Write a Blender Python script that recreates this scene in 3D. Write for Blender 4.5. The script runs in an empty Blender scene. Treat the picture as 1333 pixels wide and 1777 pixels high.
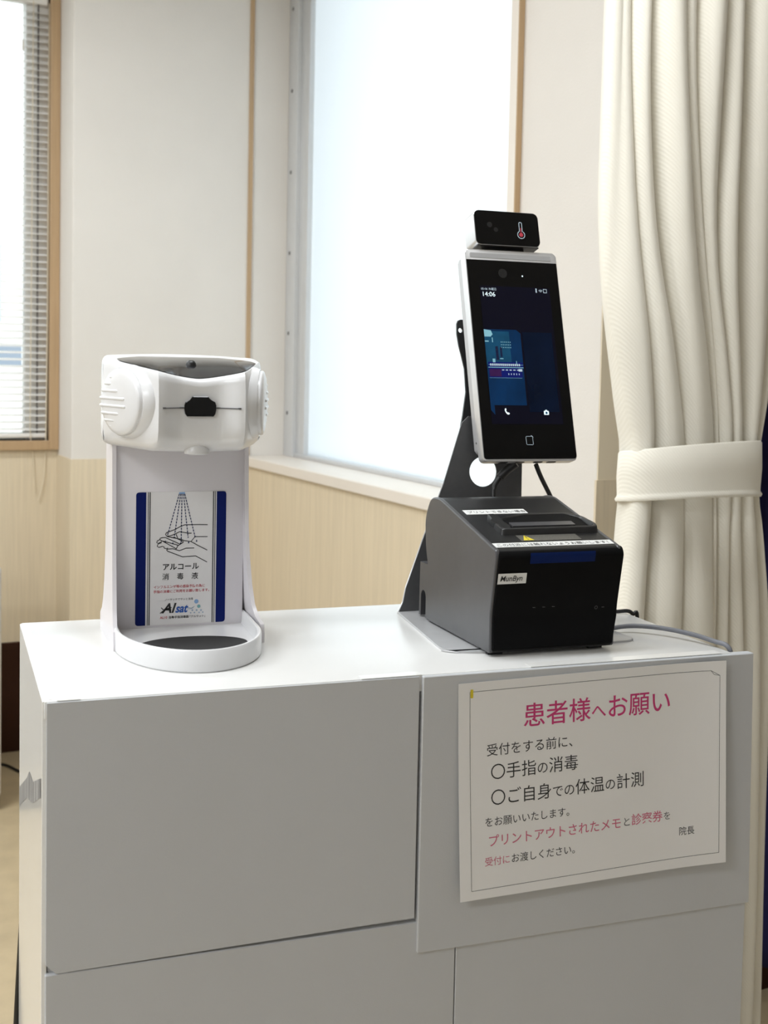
import bpy, bmesh, math, random
from mathutils import Vector, Matrix
S = bpy.context.scene
C = S.collection
random.seed(4)
H = 0.92                       # height of the counter top above the floor
TH = 0.10525                   # the room is turned about 6 degrees against the counter
R = math.radians

# ------------------------------------------------------------ camera, world, light, exposure
cam_d = bpy.data.cameras.new('camera')
cam = bpy.data.objects.new('camera', cam_d); C.objects.link(cam); S.camera = cam
pitch, roll, yaw = 0.0588983, 0.0205282, 0.3466542
fw = Vector((math.sin(yaw)*math.cos(pitch), math.cos(yaw)*math.cos(pitch), -math.sin(pitch)))
r0 = Vector((math.cos(yaw), -math.sin(yaw), 0)); u0 = r0.cross(fw)
rr = r0*math.cos(roll) + u0*math.sin(roll); uu = u0*math.cos(roll) - r0*math.sin(roll)
m3 = Matrix((rr, uu, -fw)).transposed()
cam.matrix_world = Matrix.Translation((-0.08075, -1.06001, 0.291245+H)) @ m3.to_4x4()
cam_d.sensor_width = 36; cam_d.sensor_fit = 'AUTO'
cam_d.lens = 2122.33/1777*36
cam_d.shift_y = -129.02/1777
cam_d.dof.use_dof = True; cam_d.dof.focus_distance = 1.32; cam_d.dof.aperture_fstop = 11
cam_d.clip_start = 0.02

W = bpy.data.worlds.new('sky'); S.world = W; W.use_nodes = True
wb = W.node_tree.nodes['Background']
wb.inputs[0].default_value = (0.93, 0.97, 1.0, 1); wb.inputs[1].default_value = 2.75
S.view_settings.view_transform = 'Standard'; S.view_settings.look = 'None'
S.view_settings.gamma = 1; S.view_settings.use_curve_mapping = False
S.view_settings.exposure = 0.17
FILL_POWER = 17.0

# ------------------------------------------------------------ materials
def lin(c):
    return tuple(((v/255)/12.92 if v/255 <= 0.04045 else (((v/255)+0.055)/1.055)**2.4) for v in c)
def mat(name, rgb, rough=0.5, metal=0.0, spec=0.5, noise=0.0, scale=30, bump=0.0, bscale=200, stretch=(1,1,1), coat=0.0, emit=0.0, rgb2=None):
    m = bpy.data.materials.new(name); m.use_nodes = True
    nt = m.node_tree; b = nt.nodes['Principled BSDF']
    b.inputs['Roughness'].default_value = rough; b.inputs['Metallic'].default_value = metal
    b.inputs['Specular IOR Level'].default_value = spec; b.inputs['Coat Weight'].default_value = coat
    b.inputs['Coat Roughness'].default_value = 0.08
    col = (*rgb, 1); b.inputs['Base Color'].default_value = col
    if emit:
        b.inputs['Emission Color'].default_value = col; b.inputs['Emission Strength'].default_value = emit
    if noise or bump:
        tc = nt.nodes.new('ShaderNodeTexCoord'); mp = nt.nodes.new('ShaderNodeMapping')
        mp.inputs['Scale'].default_value = stretch
        nt.links.new(tc.outputs['Object'], mp.inputs[0])
    if noise:
        n = nt.nodes.new('ShaderNodeTexNoise'); n.inputs['Scale'].default_value = scale; n.inputs['Detail'].default_value = 4
        nt.links.new(mp.outputs[0], n.inputs['Vector'])
        cr = nt.nodes.new('ShaderNodeValToRGB')
        c2 = rgb2 if rgb2 else tuple(v*(1-noise) for v in rgb)
        cr.color_ramp.elements[0].color = (*c2, 1); cr.color_ramp.elements[1].color = col
        cr.color_ramp.elements[0].position = 0.3; cr.color_ramp.elements[1].position = 0.65
        nt.links.new(n.outputs['Fac'], cr.inputs[0]); nt.links.new(cr.outputs[0], b.inputs['Base Color'])
    if bump:
        n2 = nt.nodes.new('ShaderNodeTexNoise'); n2.inputs['Scale'].default_value = bscale
        nt.links.new(mp.outputs[0], n2.inputs['Vector'])
        bp = nt.nodes.new('ShaderNodeBump'); bp.inputs['Strength'].default_value = bump; bp.inputs['Distance'].default_value = 0.002
        nt.links.new(n2.outputs['Fac'], bp.inputs['Height']); nt.links.new(bp.outputs[0], b.inputs['Normal'])
    return m
M = {}
M['wall'] = mat('wall_paper_cream', (0.755, 0.715, 0.665), 0.85, noise=0.03, scale=6, bump=0.15, bscale=300)
M['wall2'] = mat('wall_paper_white', (0.74, 0.745, 0.755), 0.9, noise=0.03, scale=6)
M['wains'] = mat('wainscot_woodgrain', (0.74, 0.63, 0.46), 0.5, noise=0.10, scale=9, stretch=(14, 14, 0.5))
M['base'] = mat('baseboard_brown', (0.045, 0.018, 0.010), 0.8, spec=0.1, noise=0.2, scale=8)
M['casing'] = mat('casing_wood_tan', (0.50, 0.34, 0.19), 0.45, noise=0.12, scale=8, stretch=(12, 12, 0.6))
M['cream_trim'] = mat('cream_trim', (0.80, 0.735, 0.66), 0.4, noise=0.03, scale=5)
M['floor'] = mat('floor_vinyl_tan', (0.53, 0.425, 0.27), 0.32, noise=0.15, scale=14)
M['ceil'] = mat('ceiling_white', (0.8, 0.8, 0.8), 0.9, noise=0.03, scale=8)
M['alu'] = mat('aluminium_sash', (0.66, 0.67, 0.68), 0.35, metal=0.25, noise=0.03, scale=20)
M['screw'] = mat('screw_dark', (0.15, 0.15, 0.15), 0.4, metal=0.6)
M['slat'] = mat('blind_slat_white', (0.86, 0.85, 0.82), 0.45, noise=0.02, scale=5)
M['cordm'] = mat('ladder_cord', (0.10, 0.09, 0.09), 0.8, noise=0.1, scale=50)
M['pull'] = mat('pull_cord_cream', (0.75, 0.66, 0.5), 0.7, noise=0.05, scale=50)
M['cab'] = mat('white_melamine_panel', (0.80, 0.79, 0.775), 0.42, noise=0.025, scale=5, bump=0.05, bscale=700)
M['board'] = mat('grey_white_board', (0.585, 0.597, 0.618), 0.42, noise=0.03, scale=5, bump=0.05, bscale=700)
M['cabtop'] = mat('white_melamine_top', (0.75, 0.745, 0.73), 0.22, noise=0.02, scale=5)
M['edge'] = mat('board_edge_brown', (0.42, 0.35, 0.26), 0.7, noise=0.2, scale=60)
M['plast'] = mat('white_plastic_gloss', (0.79, 0.79, 0.80), 0.25, noise=0.01, scale=5)
M['plast2'] = mat('lilac_white_plastic', (0.76, 0.73, 0.755), 0.30, noise=0.015, scale=5)
M['smoke'] = mat('smoked_lens', (0.018, 0.018, 0.021), 0.12, noise=0.1, scale=20)
M['blk'] = mat('black_plastic', (0.012, 0.012, 0.013), 0.38, noise=0.1, scale=80)
M['blk_matte'] = mat('black_rubber', (0.016, 0.016, 0.017), 0.75, noise=0.2, scale=120)
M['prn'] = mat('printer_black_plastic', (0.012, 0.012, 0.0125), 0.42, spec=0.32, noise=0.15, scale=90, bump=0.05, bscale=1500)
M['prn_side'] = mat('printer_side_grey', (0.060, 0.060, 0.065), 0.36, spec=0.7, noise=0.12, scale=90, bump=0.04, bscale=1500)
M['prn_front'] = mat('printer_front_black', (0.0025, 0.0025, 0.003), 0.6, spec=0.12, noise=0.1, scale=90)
M['glassblk'] = mat('black_cover_glass', (0.0025, 0.0025, 0.003), 0.06, spec=0.28, noise=0.02, scale=5)
M['silver'] = mat('silver_aluminium', (0.72, 0.72, 0.73), 0.32, metal=0.55, noise=0.02, scale=40)
M['silver2'] = mat('grey_rear_shell', (0.50, 0.50, 0.51), 0.4, metal=0.3, noise=0.02, scale=40)
M['stand'] = mat('stand_black_steel', (0.085, 0.085, 0.088), 0.45, metal=0.2, noise=0.1, scale=120, bump=0.04, bscale=1500)
M['plate'] = mat('grey_steel_plate', (0.55, 0.55, 0.56), 0.38, metal=0.4, noise=0.05, scale=60)
M['paper'] = mat('notice_paper', (0.86, 0.85, 0.845), 0.42, noise=0.01, scale=8)
M['label'] = mat('label_paper', (0.78, 0.78, 0.76), 0.5, noise=0.03, scale=90)
M['stick'] = mat('sticker_white', (0.80, 0.785, 0.785), 0.45, noise=0.01, scale=50)
M['pink'] = mat('ink_magenta', (0.62, 0.045, 0.20), 0.6, noise=0.1, scale=300)
M['pink2'] = mat('ink_rose', (0.66, 0.15, 0.25), 0.6, noise=0.1, scale=300)
M['ink'] = mat('ink_black', (0.02, 0.02, 0.022), 0.6, noise=0.1, scale=300)
M['ink2'] = mat('ink_grey', (0.10, 0.10, 0.105), 0.6, noise=0.1, scale=300)
M['red'] = mat('ink_red', (0.55, 0.05, 0.08), 0.6, noise=0.1, scale=300)
M['blue'] = mat('sticker_blue', (0.002, 0.010, 0.115), 0.6, spec=0.15, noise=0.05, scale=100)
M['midblue'] = mat('logo_blue', (0.02, 0.10, 0.42), 0.4, noise=0.05, scale=100)
M['spray'] = mat('spray_navy', (0.01, 0.025, 0.10), 0.5, noise=0.05, scale=100)
M['ltblue'] = mat('bubble_blue', (0.25, 0.42, 0.70), 0.5, noise=0.05, scale=100)
M['teal'] = mat('bubble_teal', (0.20, 0.45, 0.48), 0.5, noise=0.05, scale=100)
M['bub'] = mat('bubble_grey', (0.35, 0.45, 0.58), 0.5, noise=0.05, scale=100)
M['yellow'] = mat('warning_yellow', (0.75, 0.60, 0.03), 0.5, noise=0.05, scale=100)
M['warnlbl'] = mat('warning_label_dark', (0.05, 0.05, 0.05), 0.5, noise=0.5, scale=900, stretch=(1, 3, 1), rgb2=(0.16, 0.15, 0.12))
M['prnblue'] = mat('indicator_blue', (0.001, 0.012, 0.085), 0.5, spec=0.15, noise=0.05, scale=60)
M['greyc'] = mat('grey_cable', (0.20, 0.205, 0.23), 0.5, noise=0.05, scale=60)
M['navy'] = mat('navy_curtain_cloth', (0.006, 0.004, 0.06), 0.9, noise=0.2, scale=60)
M['ext'] = mat('facade_pale_pink', (0.80, 0.74, 0.70), 0.9, noise=0.06, scale=3)
M['ext2'] = mat('facade_grey', (0.20, 0.23, 0.28), 0.9, noise=0.06, scale=3)
M['extwin'] = mat('facade_window', (0.45, 0.52, 0.60), 0.2, noise=0.06, scale=3)
M['appl'] = mat('white_appliance', (0.62, 0.61, 0.59), 0.4, noise=0.03, scale=8)
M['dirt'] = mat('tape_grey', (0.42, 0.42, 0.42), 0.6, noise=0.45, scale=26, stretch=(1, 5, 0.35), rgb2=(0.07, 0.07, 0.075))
M['film'] = mat('tape_film_white', (0.84, 0.83, 0.80), 0.15, noise=0.01, scale=8)
M['ic'] = mat('screen_white', (0.75, 0.9, 0.95), 0.4, emit=0.55)
M['ic2'] = mat('screen_dim_white', (0.45, 0.55, 0.62), 0.4, emit=0.30)
M['s_base'] = mat('screen_base', (0.003, 0.003, 0.009), 0.1, spec=0.2, emit=0.35, noise=0.1, scale=60)
M['s_blue'] = mat('screen_blue', (0.003, 0.026, 0.085), 0.1, spec=0.2, emit=0.36, noise=0.6, scale=28, stretch=(1, 1, 0.6))
M['s_teal'] = mat('screen_teal', (0.008, 0.060, 0.125), 0.1, spec=0.2, emit=0.38, noise=0.5, scale=45)
M['s_dim'] = mat('screen_dim_blue', (0.002, 0.006, 0.020), 0.1, spec=0.2, emit=0.3, noise=0.6, scale=18)
M['s_ban'] = mat('screen_banner', (0.004, 0.009, 0.11), 0.1, spec=0.2, emit=0.4, noise=0.1, scale=60)
M['s_red'] = mat('screen_maroon', (0.035, 0.010, 0.06), 0.1, spec=0.2, emit=0.35, noise=0.3, scale=90)
M['s_lite'] = mat('screen_light', (0.20, 0.42, 0.50), 0.1, spec=0.2, emit=0.36, noise=0.1, scale=60)
M['s_dk'] = mat('screen_dark_blue', (0.004, 0.008, 0.035), 0.1, emit=0.5, noise=0.2, scale=60)

def frosted():
    m = bpy.data.materials.new('frosted_glass'); m.use_nodes = True; nt = m.node_tree; nt.nodes.clear()
    o = nt.nodes.new('ShaderNodeOutputMaterial'); tr = nt.nodes.new('ShaderNodeBsdfTranslucent'); gl = nt.nodes.new('ShaderNodeBsdfGlossy'); mx = nt.nodes.new('ShaderNodeMixShader')
    tr.inputs[0].default_value = (0.86, 0.90, 0.92, 1); gl.inputs['Roughness'].default_value = 0.35; mx.inputs[0].default_value = 0.04
    tc = nt.nodes.new('ShaderNodeTexCoord'); mp = nt.nodes.new('ShaderNodeMapping'); mp.inputs['Rotation'].default_value = (R(45), 0, 0)
    ck = nt.nodes.new('ShaderNodeTexVoronoi'); ck.inputs['Scale'].default_value = 90; ck.inputs['Randomness'].default_value = 0.15
    bp = nt.nodes.new('ShaderNodeBump'); bp.inputs['Strength'].default_value = 0.35; bp.inputs['Distance'].default_value = 0.003
    nt.links.new(tc.outputs['Object'], mp.inputs[0]); nt.links.new(mp.outputs[0], ck.inputs['Vector']); nt.links.new(ck.outputs['Distance'], bp.inputs['Height'])
    nt.links.new(bp.outputs[0], tr.inputs['Normal']); nt.links.new(bp.outputs[0], gl.inputs['Normal'])
    nt.links.new(tr.outputs[0], mx.inputs[1]); nt.links.new(gl.outputs[0], mx.inputs[2]); nt.links.new(mx.outputs[0], o.inputs[0])
    return m
def clearglass():
    m = bpy.data.materials.new('clear_pane'); m.use_nodes = True; nt = m.node_tree; nt.nodes.clear()
    o = nt.nodes.new('ShaderNodeOutputMaterial'); tr = nt.nodes.new('ShaderNodeBsdfTransparent'); gl = nt.nodes.new('ShaderNodeBsdfGlossy'); mx = nt.nodes.new('ShaderNodeMixShader'); fr = nt.nodes.new('ShaderNodeFresnel')
    tr.inputs[0].default_value = (0.94, 0.97, 0.96, 1); gl.inputs['Roughness'].default_value = 0.02
    nt.links.new(fr.outputs[0], mx.inputs[0]); nt.links.new(tr.outputs[0], mx.inputs[1]); nt.links.new(gl.outputs[0], mx.inputs[2]); nt.links.new(mx.outputs[0], o.inputs[0])
    return m
M['frost'] = frosted(); M['clear'] = clearglass()

def curtain_mat():
    m = mat('cream_curtain_twill', (0.935, 0.892, 0.785), 0.85)
    nt = m.node_tree; b = nt.nodes['Principled BSDF']
    b.inputs['Sheen Weight'].default_value = 0.15
    tc = nt.nodes.new('ShaderNodeTexCoord'); mp = nt.nodes.new('ShaderNodeMapping'); mp.inputs['Rotation'].default_value = (0, R(35), 0)
    wv = nt.nodes.new('ShaderNodeTexWave'); wv.inputs['Scale'].default_value = 95; wv.inputs['Distortion'].default_value = 0.6; wv.wave_type = 'BANDS'; wv.bands_direction = 'X'
    bp = nt.nodes.new('ShaderNodeBump'); bp.inputs['Strength'].default_value = 0.14; bp.inputs['Distance'].default_value = 0.0012
    nt.links.new(tc.outputs['Object'], mp.inputs[0]); nt.links.new(mp.outputs[0], wv.inputs['Vector']); nt.links.new(wv.outputs['Fac'], bp.inputs['Height']); nt.links.new(bp.outputs[0], b.inputs['Normal'])
    return m
M['curt'] = curtain_mat()

# ------------------------------------------------------------ helpers
def link(name, bm, m, parent=None, rotz=None, smooth=None):
    bmesh.ops.recalc_face_normals(bm, faces=bm.faces)
    me = bpy.data.meshes.new(name); bm.to_mesh(me); bm.free()
    me.materials.append(m)
    if smooth is not None:
        me.shade_smooth(); me.set_sharp_from_angle(angle=R(smooth))
    o = bpy.data.objects.new(name, me); C.objects.link(o)
    if parent: o.parent = parent
    if rotz is not None: o.rotation_euler.z = rotz
    return o
def tag(o, label, cat, group=None, kind=None):
    if label: o['label'] = label
    if cat: o['category'] = cat
    if group: o['group'] = group
    if kind: o['kind'] = kind
    return o
def thing(name, label, cat, loc=(0, 0, 0), rot=(0, 0, 0), group=None):
    o = bpy.data.objects.new(name, None); C.objects.link(o); o.empty_display_size = 0.05
    o.location = loc; o.rotation_euler = rot
    return tag(o, label, cat, group)
def struct(name, bm, m, parent=None, smooth=None):
    o = link(name, bm, m, parent, None if parent else TH, smooth)
    if not parent: o['kind'] = 'structure'
    return o
def box(bm, a, b, bev=0.0, seg=2):
    x0, x1 = sorted((a[0], b[0])); y0, y1 = sorted((a[1], b[1])); z0, z1 = sorted((a[2], b[2]))
    vs = [bm.verts.new((x, y, z)) for x in (x0, x1) for y in (y0, y1) for z in (z0, z1)]
    fs = [bm.faces.new([vs[i] for i in f]) for f in ((0, 1, 3, 2), (4, 6, 7, 5), (0, 4, 5, 1), (2, 3, 7, 6), (0, 2, 6, 4), (1, 5, 7, 3))]
    if bev:
        es = list({e for f in fs for e in f.edges})
        bmesh.ops.bevel(bm, geom=es, offset=bev, segments=seg, profile=0.5, affect='EDGES')
def B(a, b, bev=0.0, seg=2):
    bm = bmesh.new(); box(bm, a, b, bev, seg); return bm
def prism(bm, pts, axis, t0, t1, bev=0.0, seg=2):
    """polygon extruded along an axis; pts are the two other coordinates in x,y,z order"""
    def P(p, t): return {'x': (t, p[0], p[1]), 'y': (p[0], t, p[1]), 'z': (p[0], p[1], t)}[axis]
    a = [bm.verts.new(P(p, t0)) for p in pts]; b = [bm.verts.new(P(p, t1)) for p in pts]
    fs = [bm.faces.new(a), bm.faces.new(b[::-1])]
    n = len(pts)
    for i in range(n): fs.append(bm.faces.new((a[i], b[i], b[(i+1) % n], a[(i+1) % n])))
    if bev:
        es = [e for e in {e for f in fs[:2] for e in f.edges}]
        bmesh.ops.bevel(bm, geom=es, offset=bev, segments=seg, profile=0.5, affect='EDGES')
def slab(bm, pts, axis, t0, t1, ins=.002):
    """extrusion with softly rounded rims, safe for finely rounded outlines"""
    n = len(pts); ar = sum(pts[i-1][0]*pts[i][1]-pts[i][0]*pts[i-1][1] for i in range(n))
    sg = 1 if ar > 0 else -1
    def ring(t, k):
        r = []
        for i in range(n):
            d = Vector(pts[(i+1) % n])-Vector(pts[i-1])
            d.normalize(); v = Vector(pts[i])+Vector((-d.y, d.x))*sg*k
            r.append({'x': (t, v.x, v.y), 'y': (v.x, t, v.y), 'z': (v.x, v.y, t)}[axis])
        return r
    loft(bm, [ring(t0, ins), ring(t0+ins*.3, ins*.3), ring(t0+ins, 0), ring(t1-ins, 0), ring(t1-ins*.3, ins*.3), ring(t1, ins)])
def rrect(x0, z0, x1, z1, r, n=5):
    p = []
    for cx, cz, a in ((x1-r, z1-r, 0), (x0+r, z1-r, 90), (x0+r, z0+r, 180), (x1-r, z0+r, 270)):
        for i in range(n+1):
            t = R(a + 90*i/n); p.append((cx+r*math.cos(t), cz+r*math.sin(t)))
    return p
def roundpoly(pts, rads, n=5):
    out = []; N = len(pts)
    for i in range(N):
        p = Vector(pts[i]); a = Vector(pts[i-1]); b = Vector(pts[(i+1) % N]); r = rads[i] if isinstance(rads, (list, tuple)) else rads
        if r <= 0: out.append(tuple(p)); continue
        da = (a-p).normalized()*r; db = (b-p).normalized()*r
        for k in range(n+1):
            t = k/n; q = (p+da)*(1-t)**2 + p*2*t*(1-t) + (p+db)*t*t; out.append(tuple(q))
    return out
def loft(bm, rings, caps=True, closed=True):
    V = [[bm.verts.new(p) for p in r] for r in rings]; n = len(rings[0])
    for i in range(len(V)-1):
        for j in range(n if closed else n-1):
            bm.faces.new((V[i][j], V[i][(j+1) % n], V[i+1][(j+1) % n], V[i+1][j]))
    if caps: bm.faces.new(V[0][::-1]); bm.faces.new(V[-1])
    return V
def smooth_path(pts, n=8):
    P = [Vector(p) for p in pts]; out = []
    for i in range(len(P)-1):
        p0 = P[max(i-1, 0)]; p1 = P[i]; p2 = P[i+1]; p3 = P[min(i+2, len(P)-1)]
        for k in range(n):
            t = k/n
            out.append(0.5*((2*p1)+(p2-p0)*t+(2*p0-5*p1+4*p2-p3)*t*t+(3*p1-p0-3*p2+p3)*t**3))
    out.append(P[-1]); return out
def tube(bm, pts, r, n=10, smooth=8):
    P = smooth_path(pts, smooth) if smooth else [Vector(p) for p in pts]
    rings = []; up = Vector((0.3, 0.2, 1)).normalized()
    for i, p in enumerate(P):
        d = (P[min(i+1, len(P)-1)]-P[max(i-1, 0)]).normalized()
        a = d.cross(up); a = a.normalized() if a.length > 1e-4 else Vector((1, 0, 0)); b = d.cross(a)
        rad = r[min(i, len(r)-1)] if isinstance(r, list) else r
        rings.append([p+a*math.cos(2*math.pi*k/n)*rad+b*math.sin(2*math.pi*k/n)*rad for k in range(n)])
    loft(bm, rings)
def stroke(bm, pts, w, f, closed=False):
    """flat ink line: pts are 2D, f maps (u,v) to 3D"""
    P = [Vector(p) for p in pts]; n = len(P); L = []; Rr = []
    for i in range(n):
        if closed: d = P[(i+1) % n]-P[i-1]
        else: d = P[min(i+1, n-1)]-P[max(i-1, 0)]
        d.normalize(); nrm = Vector((-d.y, d.x))*w/2
        L.append(bm.verts.new(f(*(P[i]+nrm)))); Rr.append(bm.verts.new(f(*(P[i]-nrm))))
    for i in range(n if closed else n-1):
        j = (i+1) % n; bm.faces.new((L[i], L[j], Rr[j], Rr[i]))
def flat(bm, pts, f):
    bm.faces.new([bm.verts.new(f(*p)) for p in pts])
def text_bm(segs, x, y, f, gap=1.0, shear=0.0, bold=0.0, bm=None, sx=1.0):
    """segs: list of (string, size); laid out from (x,y) with f(u,v) giving 3D points"""
    bm = bm or bmesh.new()
    for s, size in segs:
        cu = bpy.data.curves.new('ink', 'FONT'); cu.body = s; cu.size = size; cu.shear = shear; cu.offset = bold*size; cu.resolution_u = 4 if size > 6 else 2
        cu.space_character = gap
        ob = bpy.data.objects.new('ink', cu); C.objects.link(ob)
        bpy.context.view_layer.update()
        dg = bpy.context.evaluated_depsgraph_get(); me = bpy.data.meshes.new_from_object(ob.evaluated_get(dg))
        mx = 0
        vs = []
        for v in me.vertices:
            vs.append(bm.verts.new(f(x+v.co.x*sx, y+v.co.y)))
        for p in me.polygons:
            try: bm.faces.new([vs[i] for i in p.vertices])
            except ValueError: pass
        adv = sum((1.0 if ord(ch) > 0x2E80 or ch == '〇' else 0.6) for ch in s)*size*gap*sx
        x += adv
        bpy.data.objects.remove(ob); bpy.data.meshes.remove(me); bpy.data.curves.remove(cu)
    return bm, x
def circle(cx, cy, r, n=20): return [(cx+r*math.cos(2*math.pi*i/n), cy+r*math.sin(2*math.pi*i/n)) for i in range(n)]
def room(x, y, z=0):
    return Vector((x*math.cos(TH)-y*math.sin(TH), x*math.sin(TH)+y*math.cos(TH), z))

# ------------------------------------------------------------ room shell (room axes)
XL, XR2, YB, YF = -2.6, 2.6, -3.0, 2.79
ZC = 2.55
WX, COLX, COLY, ENDY = 1.095, 0.549, 2.585, 0.737
SILL = H + 0.0
struct('floor', B((XL-.15, YB-.15, -.06), (XR2+.15, YF+.15, 0)), M['floor'])
struct('ceiling', B((XL-.15, YB-.15, ZC), (XR2+.15, YF+.15, ZC+.06)), M['ceil'])
bm = bmesh.new(); wx0, wx1, wz0, wz1 = -1.3, 0.520, H+.040, H+1.42
box(bm, (XL-.15, YF, 0), (wx0, YF+.15, ZC)); box(bm, (wx1, YF, 0), (WX+.2, YF+.15, ZC))
box(bm, (wx0, YF, 0), (wx1, YF+.15, wz0)); box(bm, (wx0, YF, wz1), (wx1, YF+.15, ZC))
struct('wall_back', bm, M['wall'])
struct('wall_column', B((COLX, COLY, 0), (WX, YF, ZC), .004), M['wall'])
bm = bmesh.new(); oy0, oy1, oz1 = 1.02, COLY, H+1.50
box(bm, (WX, ENDY, 0), (WX+.2, oy0, ZC)); box(bm, (WX, oy0, 0), (WX+.2, oy1, SILL-.03)); box(bm, (WX, oy0, oz1), (WX+.2, oy1, ZC)); box(bm, (WX, oy1, 0), (WX+.2, YF, ZC))
struct('wall_right', bm, M['wall'])
M['tan'] = mat('wall_paper_tan', (0.80, 0.70, 0.53), 0.85, noise=0.03, scale=6)
bm = bmesh.new(); box(bm, (WX+.0005, ENDY-.003, 0), (XR2, ENDY-.0001, ZC)); box(bm, (WX+.2005, ENDY-.0001, 0), (XR2, ENDY+.15, ZC))
struct('wall_return', bm, M['tan'])
struct('wall_far_right', B((XR2, YB, 0), (XR2+.15, ENDY+.15, ZC)), M['wall2'])
struct('wall_left', B((XL-.15, YB, 0), (XL, YF, ZC)), M['wall2'])
struct('wall_front', B((XL-.15, YB-.15, 0), (XR2+.15, YB, ZC)), M['wall2'])
# wainscot, base boards, casings
struct('trim_1', B((XL, YF-.004, .34), (COLX, YF, H+.012)), M['wains'])
bm = bmesh.new(); box(bm, (COLX-.004, COLY-.004, .1), (WX, COLY, H-.003)); box(bm, (COLX-.004, COLY, .1), (COLX, YF-.004, H-.003))
struct('trim_2', bm, M['wains'])
struct('trim_3', B((WX-.004, ENDY, .1), (WX, COLY-.004, SILL-.032)), M['wains'])
struct('trim_4', B((WX-.004, ENDY-.006, .1), (XR2, ENDY, H+.096)), M['wains'])
struct('baseboard_back', B((XL, YF-.014, 0), (COLX-.004, YF, .34), .003), M['base'])
bm = bmesh.new(); box(bm, (COLX-.012, COLY-.012, 0), (WX, COLY, .1)); box(bm, (WX-.012, ENDY-.012, 0), (WX, COLY-.012, .1)); box(bm, (WX, ENDY-.012, 0), (XR2, ENDY, .1))
struct('baseboard_right', bm, M['base'])
# wooden casing round the left window
bm = bmesh.new()
box(bm, (wx1, YF-.022, H+.012), (COLX-.0005, YF+.10, wz1+.03), .002); box(bm, (wx0-.03, YF-.022, H+.012), (wx1, YF+.10, H+.040), .002); box(bm, (wx0-.03, YF-.022, wz1), (wx1, YF+.10, wz1+.03), .002)
struct('trim_5', bm, M['casing'])
# sill and casings of the frosted window
struct('trim_6', B((WX-.016, oy0+.002, SILL-.030), (WX+.2, COLY, SILL), .003), M['cream_trim'])
bm = bmesh.new(); box(bm, (WX-.012, oy0, SILL), (WX+.12, oy0+.028, oz1), .0015)
struct('trim_7', bm, M['cream_trim'])
struct('trim_8', B((WX-.0125, oy0-.0005, SILL-.03), (WX-.0005, oy0-.004, oz1)), M['casing'])  # tan strip paints in the shade on the casing's near side
struct('trim_9', B((WX-.010, COLY-.006, SILL), (WX+.004, COLY, oz1), .001), M['casing'])

# ------------------------------------------------------------ frosted window
GX = 1.215
w = thing('window_1', None, None, (0, 0, 0), (0, 0, TH)); w['kind'] = 'structure'
bm = bmesh.new()
box(bm, (GX, COLY, SILL), (GX+.05, COLY-.075, oz1), .002); box(bm, (GX, oy0+.03, SILL), (GX+.05, oy0+.075, oz1), .002); box(bm, (GX, oy0+.03, oz1), (GX+.05, COLY, oz1-.05), .002)
box(bm, (GX+.004, COLY-.075, SILL), (GX+.05, oy0+.075, SILL+.012), .002)
link('window_frame', bm, M['alu'], w, smooth=30)
bm = bmesh.new(); box(bm, (GX+.012, COLY-.073, SILL+.010), (GX+.045, COLY-.138, oz1-.03), .003); box(bm, (GX+.008, COLY-.138, SILL+.010), (GX+.045, COLY-.150, oz1-.03), .002)
link('sash_stile', bm, M['alu'], w, smooth=30)
bm = bmesh.new()
for z in (.136, .386, .636, .886, 1.136, 1.386):
    prism(bm, circle(COLY-.03, H+z, .006, 12), 'x', GX-.0015, GX)
link('screw', bm, M['screw'], w)
link('pane', B((GX+.024, oy0+.02, SILL+.008), (GX+.028, COLY-.146, oz1-.02)), M['frost'], w)

# ------------------------------------------------------------ left window with blind
w = thing('window_2', None, None, (0, 0, 0), (0, 0, TH)); w['kind'] = 'structure'
bm = bmesh.new()
box(bm, (wx1-.066, YF+.022, wz0), (wx1, YF+.09, wz1), .002); box(bm, (wx0, YF+.045, wz0), (wx0+.06, YF+.09, wz1), .002)
box(bm, (wx0, YF+.045, wz0), (wx1, YF+.09, wz0+.022), .002); box(bm, (wx0, YF+.045, wz1-.05), (wx1, YF+.09, wz1), .002)
box(bm, (-.42, YF+.05, wz0), (-.36, YF+.095, wz1), .002)
link('window_frame', bm, M['slat'], w, smooth=30)
bm = bmesh.new(); box(bm, (wx0+.05, YF+.066, wz0+.02), (-.40, YF+.070, wz1-.04)); box(bm, (-.38, YF+.066, wz0+.02), (wx1-.06, YF+.070, wz1-.04))
link('pane', bm, M['clear'], w)

bl = thing('venetian_blind', 'white slatted blind hanging open in the left window', 'blind', room(0, YF, H+1.4), (0, 0, TH))
o = (0, -YF, -(H+1.4))
def bx(a, b, bev=0): return B(tuple(a[i]+(0, 0, 0)[i] for i in range(3)), b, bev)
by = 0.012; x0, x1 = -1.26, .514
bm = bmesh.new(); z = -1.325
while z < -.06:
    prism(bm, [(by-.0123, z-.0040), (by-.006, z-.0010), (by+.002, z+.0012), (by+.0123, z+.0024), (by+.0123, z+.0029), (by+.002, z+.0018), (by-.006, z-.0004), (by-.0123, z-.0034)], 'x', x0, x1)
    z += .0213
link('slats', bm, M['slat'], bl)
link('head_rail', B((x0, by-.014, -.045), (x1, by+.014, -.005), .003), M['slat'], bl)
link('bottom_rail', B((x0, by-.013, -1.352), (x1, by+.013, -1.338), .003), M['slat'], bl, smooth=30)
for xx in (.487, -.35):
    link('ladder_cord', B((xx-.0024, by-.0050, -1.338), (xx+.0024, by-.0042, -.04)), M['cordm'], bl)
bm = bmesh.new()
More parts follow.
